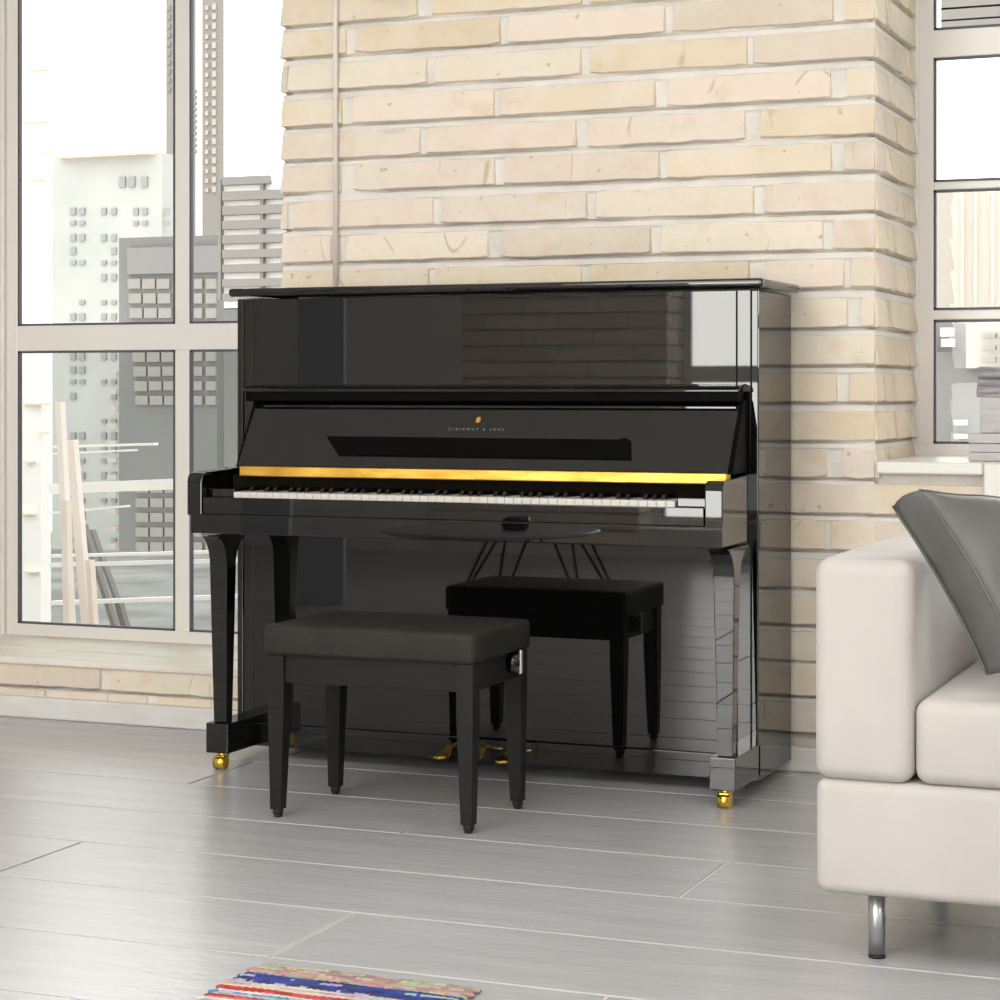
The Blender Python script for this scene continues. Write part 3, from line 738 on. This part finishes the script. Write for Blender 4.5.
def table():
    T = thing('coffee_table', (-3.36, 1.73, 0), 'round wire legged coffee table mirrored in the piano front', 'table')
    c = (-3.36, 1.73, 0)
    MB().lathe([(.02, .436), (.44, .436), (.462, .444), (.462, .450), (.45, .454), (.02, .454)], c, 64).build('tabletop', 'table', T)
    for k in range(4):
        a = k * math.pi / 2 + .1; l = MB()
        ft = (c[0] + .45 * math.cos(a), c[1] + .45 * math.sin(a), .006)
        for s in (-.3, .3):
            l.tube((c[0] + .20 * math.cos(a + s), c[1] + .20 * math.sin(a + s), .436), ft, .006, n=10)
        l.build('leg', 'satin', T)
    b = MB().lathe([(.02, 0), (.05, .002), (.062, .03), (.055, .055), (.05, .055), (.055, .03), (.045, .008), (.01, .006)], (c[0] + .13, c[1] + .05, .4545), 32)
    tag(b.build('bowl', 'blackkey'), 'small dark bowl on the coffee table', 'bowl')
table()

# ------------------------------------------------------------ outdoors
b = MB(); b.box(-16, 9, 6.4, 15, -.5, -.30); struct(b.build('terrace', 'x_ground'))
b = MB(); b.box(-90, 60, 15, 120, -9, -8.5); struct(b.build('ground', 'x_ground'))

def facade_box(mb, px0, px1, py0, py1, Y, depth=None, zb=None, X0=None):
    d = depth or 4; a = at(px0, py0, Y); c_ = (at(px1, py1, Y + d)[0], Y, at(px1, py1, Y)[2])
    mb.box(a[0] if X0 is None else X0, c_[0], Y, Y + d, c_[2] if zb is None else zb, a[2])
    return mb
def add_panes(par, name, m, cells, Y, dep=.06):
    """one part for each window, copied so that look-alikes share a mesh"""
    cache = {}
    for (px0, px1, py0, py1) in cells:
        a = at(px0, py0, Y); c_ = at(px1, py1, Y); w_, h_ = round(c_[0] - a[0], 2), round(a[2] - c_[2], 2)
        if (w_, h_) not in cache:
            cache[(w_, h_)] = o = MB().box(0, w_, -dep, dep, -h_, 0).build(name, m, par)
        else:
            o = cache[(w_, h_)].copy(); COL.objects.link(o)
        o.parent = par; o.matrix_parent_inverse = Matrix.Translation(-par.location); o.location = (a[0], Y - .01, a[2])

# white tower with small paired windows
T1 = thing('apartment_tower', at(100, 600, 26), 'white apartment tower with small paired windows seen through the left window', 'building')
m1 = MB(); facade_box(m1, 52, 180, 158, 600, 26, .5, -8.5); m1.build('wall', 'x_white', T1)
r = MB(); a = at(62, 158, 26); c_ = at(155, 158, 26); r.box(a[0], c_[0], 25.8, 26.2, a[2] - .02, a[2] + .06); r.build('roof_edge', 'x_orange', T1)
cells = []
for row in range(29):
    y = 208 + row * 13.2
    for col, x in enumerate((71, 80, 102, 112, 134, 143, 165)):
        if (row * 7 + col * 3) % 11 in (2, 5) or (row % 9 in (6, )) or (y > 232 and x > 118 and y < 700) : continue
        cells.append((x, x + 5, y, y + (7 if row % 3 != 1 else 4)))
for x in (120, 129.5, 142): cells.append((x, x + 6, 177, 187))
add_panes(T1, 'window', 'x_glass', cells[:98], 26, .02)
nb = MB()
for k in range(14):
    a = at(118, 372 + k * 17, 25.9); c_ = at(124, 377 + k * 17, 25.9); nb.box(a[0], c_[0] + .05, 25.6, 26, c_[2], a[2])
nb.build('balcony_slabs', 'x_cream', T1)

# dark grey block with pale panels
T2 = thing('office_block', at(170, 600, 20), 'dark grey block with rows of pale windows seen through the left window', 'building')
m2 = MB(); facade_box(m2, 119, 226, 238, 600, 20, .2, -8.5); m2.build('wall', 'x_grey', T2)
wg = MB(); facade_box(wg, 224, 262, 322, 600, 20.3, .3, -8.5); wg.build('wing', 'x_grey', T2)
tp = MB(); facade_box(tp, 127, 224, 248, 272, 19.95, .1); tp.build('parapet_panel', 'x_mid', T2)
cells = []
for row in range(22):
    y = 279 + row * 14.6
    if 8.5 < row < 13.5: continue
    x0 = 129 + row * .95 if row < 9 else 137
    for i, x in enumerate((x0, x0 + 14.5, x0 + 29, 193, 207)):
        if y > 560: continue
        w_ = 12.5 if i < 3 else 10
        if x0 + 29 == x and x + w_ > 176: w_ = 176 - x
        if w_ < 3: continue
        cells.append((x, x + w_, y, y + 9.5))
add_panes(T2, 'window', 'x_pane', cells[:99], 20, .02)

# balcony block right of it
T3 = thing('balcony_block', at(250, 600, 17.5), 'pale building of stacked balcony slabs left of the brick wall', 'building')
Y3 = 17.5; a = at(224, 177, Y3)
cw = MB(); facade_box(cw, 224, 300, 182, 308, Y3 + .075, .3); cw.build('wall', 'x_rail', T3)
cw = MB(); facade_box(cw, 224, 300, 308.2, 600, Y3 + .075, .3, -8.5); cw.build('lower_wall', 'x_grey', T3)
for k in range(9):
    y = 177 + 14.6 * k; s_ = MB(); x1 = 268 if k < 1 else 296
    a = at(222, y, Y3); c_ = at(x1, y + 6.2, Y3); s_.box(a[0], c_[0], Y3, Y3 + .07, c_[2], a[2]); s_.build('balcony_slab', 'x_slab', T3)
for x in (222, 264):
    s_ = MB(); a = at(x, 180, Y3 + .1); c_ = at(x + 3, 300, Y3 + .1); s_.box(a[0], c_[0], Y3 + .02, Y3 + .07, c_[2], a[2]); s_.build('post', 'x_slab', T3)

# slender tower
T4 = thing('slender_tower', at(195, 600, 60), 'tall slender cream tower with a ladder of small windows', 'building')
m4 = MB(); facade_box(m4, 202, 224, -420, 196, 60, .3, -8.5); m4.build('wall', 'x_tower', T4)
cells = [(213, 216.5, 4 + 9.6 * k, 10 + 9.6 * k) for k in range(20)] + [(206, 209, 6 + 9.6 * k, 10 + 9.6 * k) for k in range(20)]
add_panes(T4, 'window', 'x_cream', cells, 60, .05)
T5 = thing('grey_tower', at(175, 600, 50), 'pale grey tower beside the window mullion', 'building')
m5 = MB(); facade_box(m5, 166, 196, -420, 100, 50, .25, -8.5); m5.build('wall', 'x_tower', T5)
add_panes(T5, 'window', 'x_slab', [(168, 171, 6 + 9 * k, 11 + 9 * k) for k in range(10)] + [(193, 197, 90 + 6 * k, 93 + 6 * k) for k in range(11)], 50, .05)

# bright neighbouring wall on the far left
T6 = thing('neighbour_wall', at(20, 600, 10), 'bright white wall outside at the far left of the window', 'wall')
m6 = MB(); a = at(51, 345, 10.1); m6.box(-10.5, a[0], 10, 10.1, -.3, a[2] + 4); m6.build('wall', 'x_rail', T6)
for (x0, x1, y) in ((24, 51, 403), (40, 48, 432), (25, 34, 461), (22, 35, 513), (26, 38, 571), (23, 50, 120), (38, 52, 151), (24, 50, 178), (27, 50, 68)):
    s_ = MB(); a = at(x0, y, 9.99); c_ = at(x1, y + 2, 9.99); s_.box(a[0], c_[0], 9.97, 10.01, c_[2], a[2]); s_.build('orange_batten', 'x_orange', T6)

# leaning boards and rails on the terrace
def board(p0, p1, Y, w_, m, label, dy=.0, name='timber_board', grp='pale boards leaning outside the left window', cat='board'):
    A = Vector(at(*p0, Y)); B_ = Vector(at(*p1, Y + dy)); d = (B_ - A); u = d.normalized(); side = Vector((0, 1, 0)).cross(u).normalized()
    t = MB(); bm = t.bm; vs = []
    for P_ in (A, B_):
        vs.append([bm.verts.new(P_ + side * sx * w_ / 2 + Vector((0, sy * .02, 0))) for sx, sy in ((-1, -1), (1, -1), (1, 1), (-1, 1))])
    bm.faces.new(vs[0]); bm.faces.new(vs[1])
    for i in range(4): bm.faces.new((vs[0][i], vs[0][(i + 1) % 4], vs[1][(i + 1) % 4], vs[1][i]))
    bmesh.ops.recalc_face_normals(bm, faces=bm.faces)
    tag(t.build(name, m), label, cat, grp)
board((60, 402), (74, 688), 8.2, .030, 'x_wood', 'tallest pale board leaning outside the left window')
board((72, 440), (93, 690), 8.3, .042, 'x_wood', 'second pale board, right of the tallest one')
board((66, 500), (70, 690), 8.0, .030, 'x_wood', 'pale board standing between the two tall boards')
board((90, 560), (98, 692), 8.1, .026, 'x_wood', 'short pale board beside the second tall board')
board((84, 525), (135, 690), 8.9, .022, 'x_slab', 'thin grey pole slanting down beside the boards')
board((92, 530), (150, 690), 9.1, .018, 'x_slab', 'thinner grey pole slanting beside the first pole')
board((118, 600), (146, 700), 8.7, .03, 'x_slab', 'short grey board lying at a slant by the sill')
RG = 'white horizontal rails outside the left window'
board((52, 447), (156, 444), 8.6, .012, 'x_rail', 'uppermost thin white rail outside the left window', name='rail', grp=RG, cat='rail')
board((52, 454), (136, 450), 8.6, .010, 'x_rail', 'short white rail just under the uppermost one', name='rail', grp=RG, cat='rail')
board((52, 489), (176, 484), 8.6, .050, 'x_rail', 'widest white beam outside the left window', name='rail', grp=RG, cat='rail')
board((52, 513), (128, 506), 8.6, .010, 'x_rail', 'thin white rail below the widest beam', name='rail', grp=RG, cat='rail')
board((52, 556), (250, 551), 8.6, .014, 'x_rail', 'upper white rail of the balustrade', name='rail', grp=RG, cat='rail')
board((52, 565), (250, 560), 8.6, .018, 'x_rail', 'middle white rail of the balustrade', name='rail', grp=RG, cat='rail')
board((52, 603), (250, 596), 8.6, .020, 'x_rail', 'lowest white rail of the balustrade', name='rail', grp=RG, cat='rail')

# right window
T7 = thing('cream_block', at(960, 600, 40), 'faint cream block seen in the middle panes of the right window', 'building')
m7 = MB(); facade_box(m7, 925, 1060, 188, 600, 40, 6, -8.5); m7.build('wall', 'x_cream', T7)
for x in (962, 975, 992):
    s_ = MB(); a = at(x, 190, 39.95); c_ = at(x + 1.5, 305, 39.95); s_.box(a[0], c_[0], 39.9, 40, c_[2], a[2]); s_.build('pilaster', 'x_orange', T7)
T8 = thing('terraced_block', at(960, 600, 30), 'pale grey low block with window bands behind the sofa', 'building')
m8 = MB(); facade_box(m8, 925, 1060, 352, 600, 30, 6, -8.5); m8.build('wall', 'x_mid', T8)
m8 = MB(); facade_box(m8, 925, 966, 318, 353, 30.1, 3); m8.build('wing', 'x_slab', T8)
m8 = MB(); facade_box(m8, 966, 1060, 322, 368, 29.8, 3); m8.build('balcony_front', 'x_cream', T8)
add_panes(T8, 'window', 'x_tan', [(983, 996, 333 + 12 * k, 338 + 12 * k) for k in range(3)] + [(998, 1012, 333 + 12 * k, 338 + 12 * k) for k in range(3)], 29.78)
add_panes(T8, 'window', 'x_rail', [(941, 954, 328, 336), (942, 955, 339, 347), (955, 967, 420, 425), (955, 967, 434, 438)], 29.9)
T9 = thing('slatted_facade', at(980, 20, 24), 'pale slatted facade seen in the top pane of the right window', 'building')
Y9 = 24
for k in range(7):
    s_ = MB(); a = at(941, 8 + 12 * (k - 5) , Y9); c_ = at(1060, 14 + 12 * (k - 5), Y9); s_.box(a[0], c_[0], Y9, Y9 + .3, c_[2], a[2]); s_.build('slat', 'x_slab', T9)
s_ = MB(); a = at(941, -60, Y9 + .3); c_ = at(1060, 27, Y9 + .3); s_.box(a[0], c_[0], Y9 + .31, Y9 + .6, c_[2], a[2]); s_.build('wall', 'x_rail', T9)
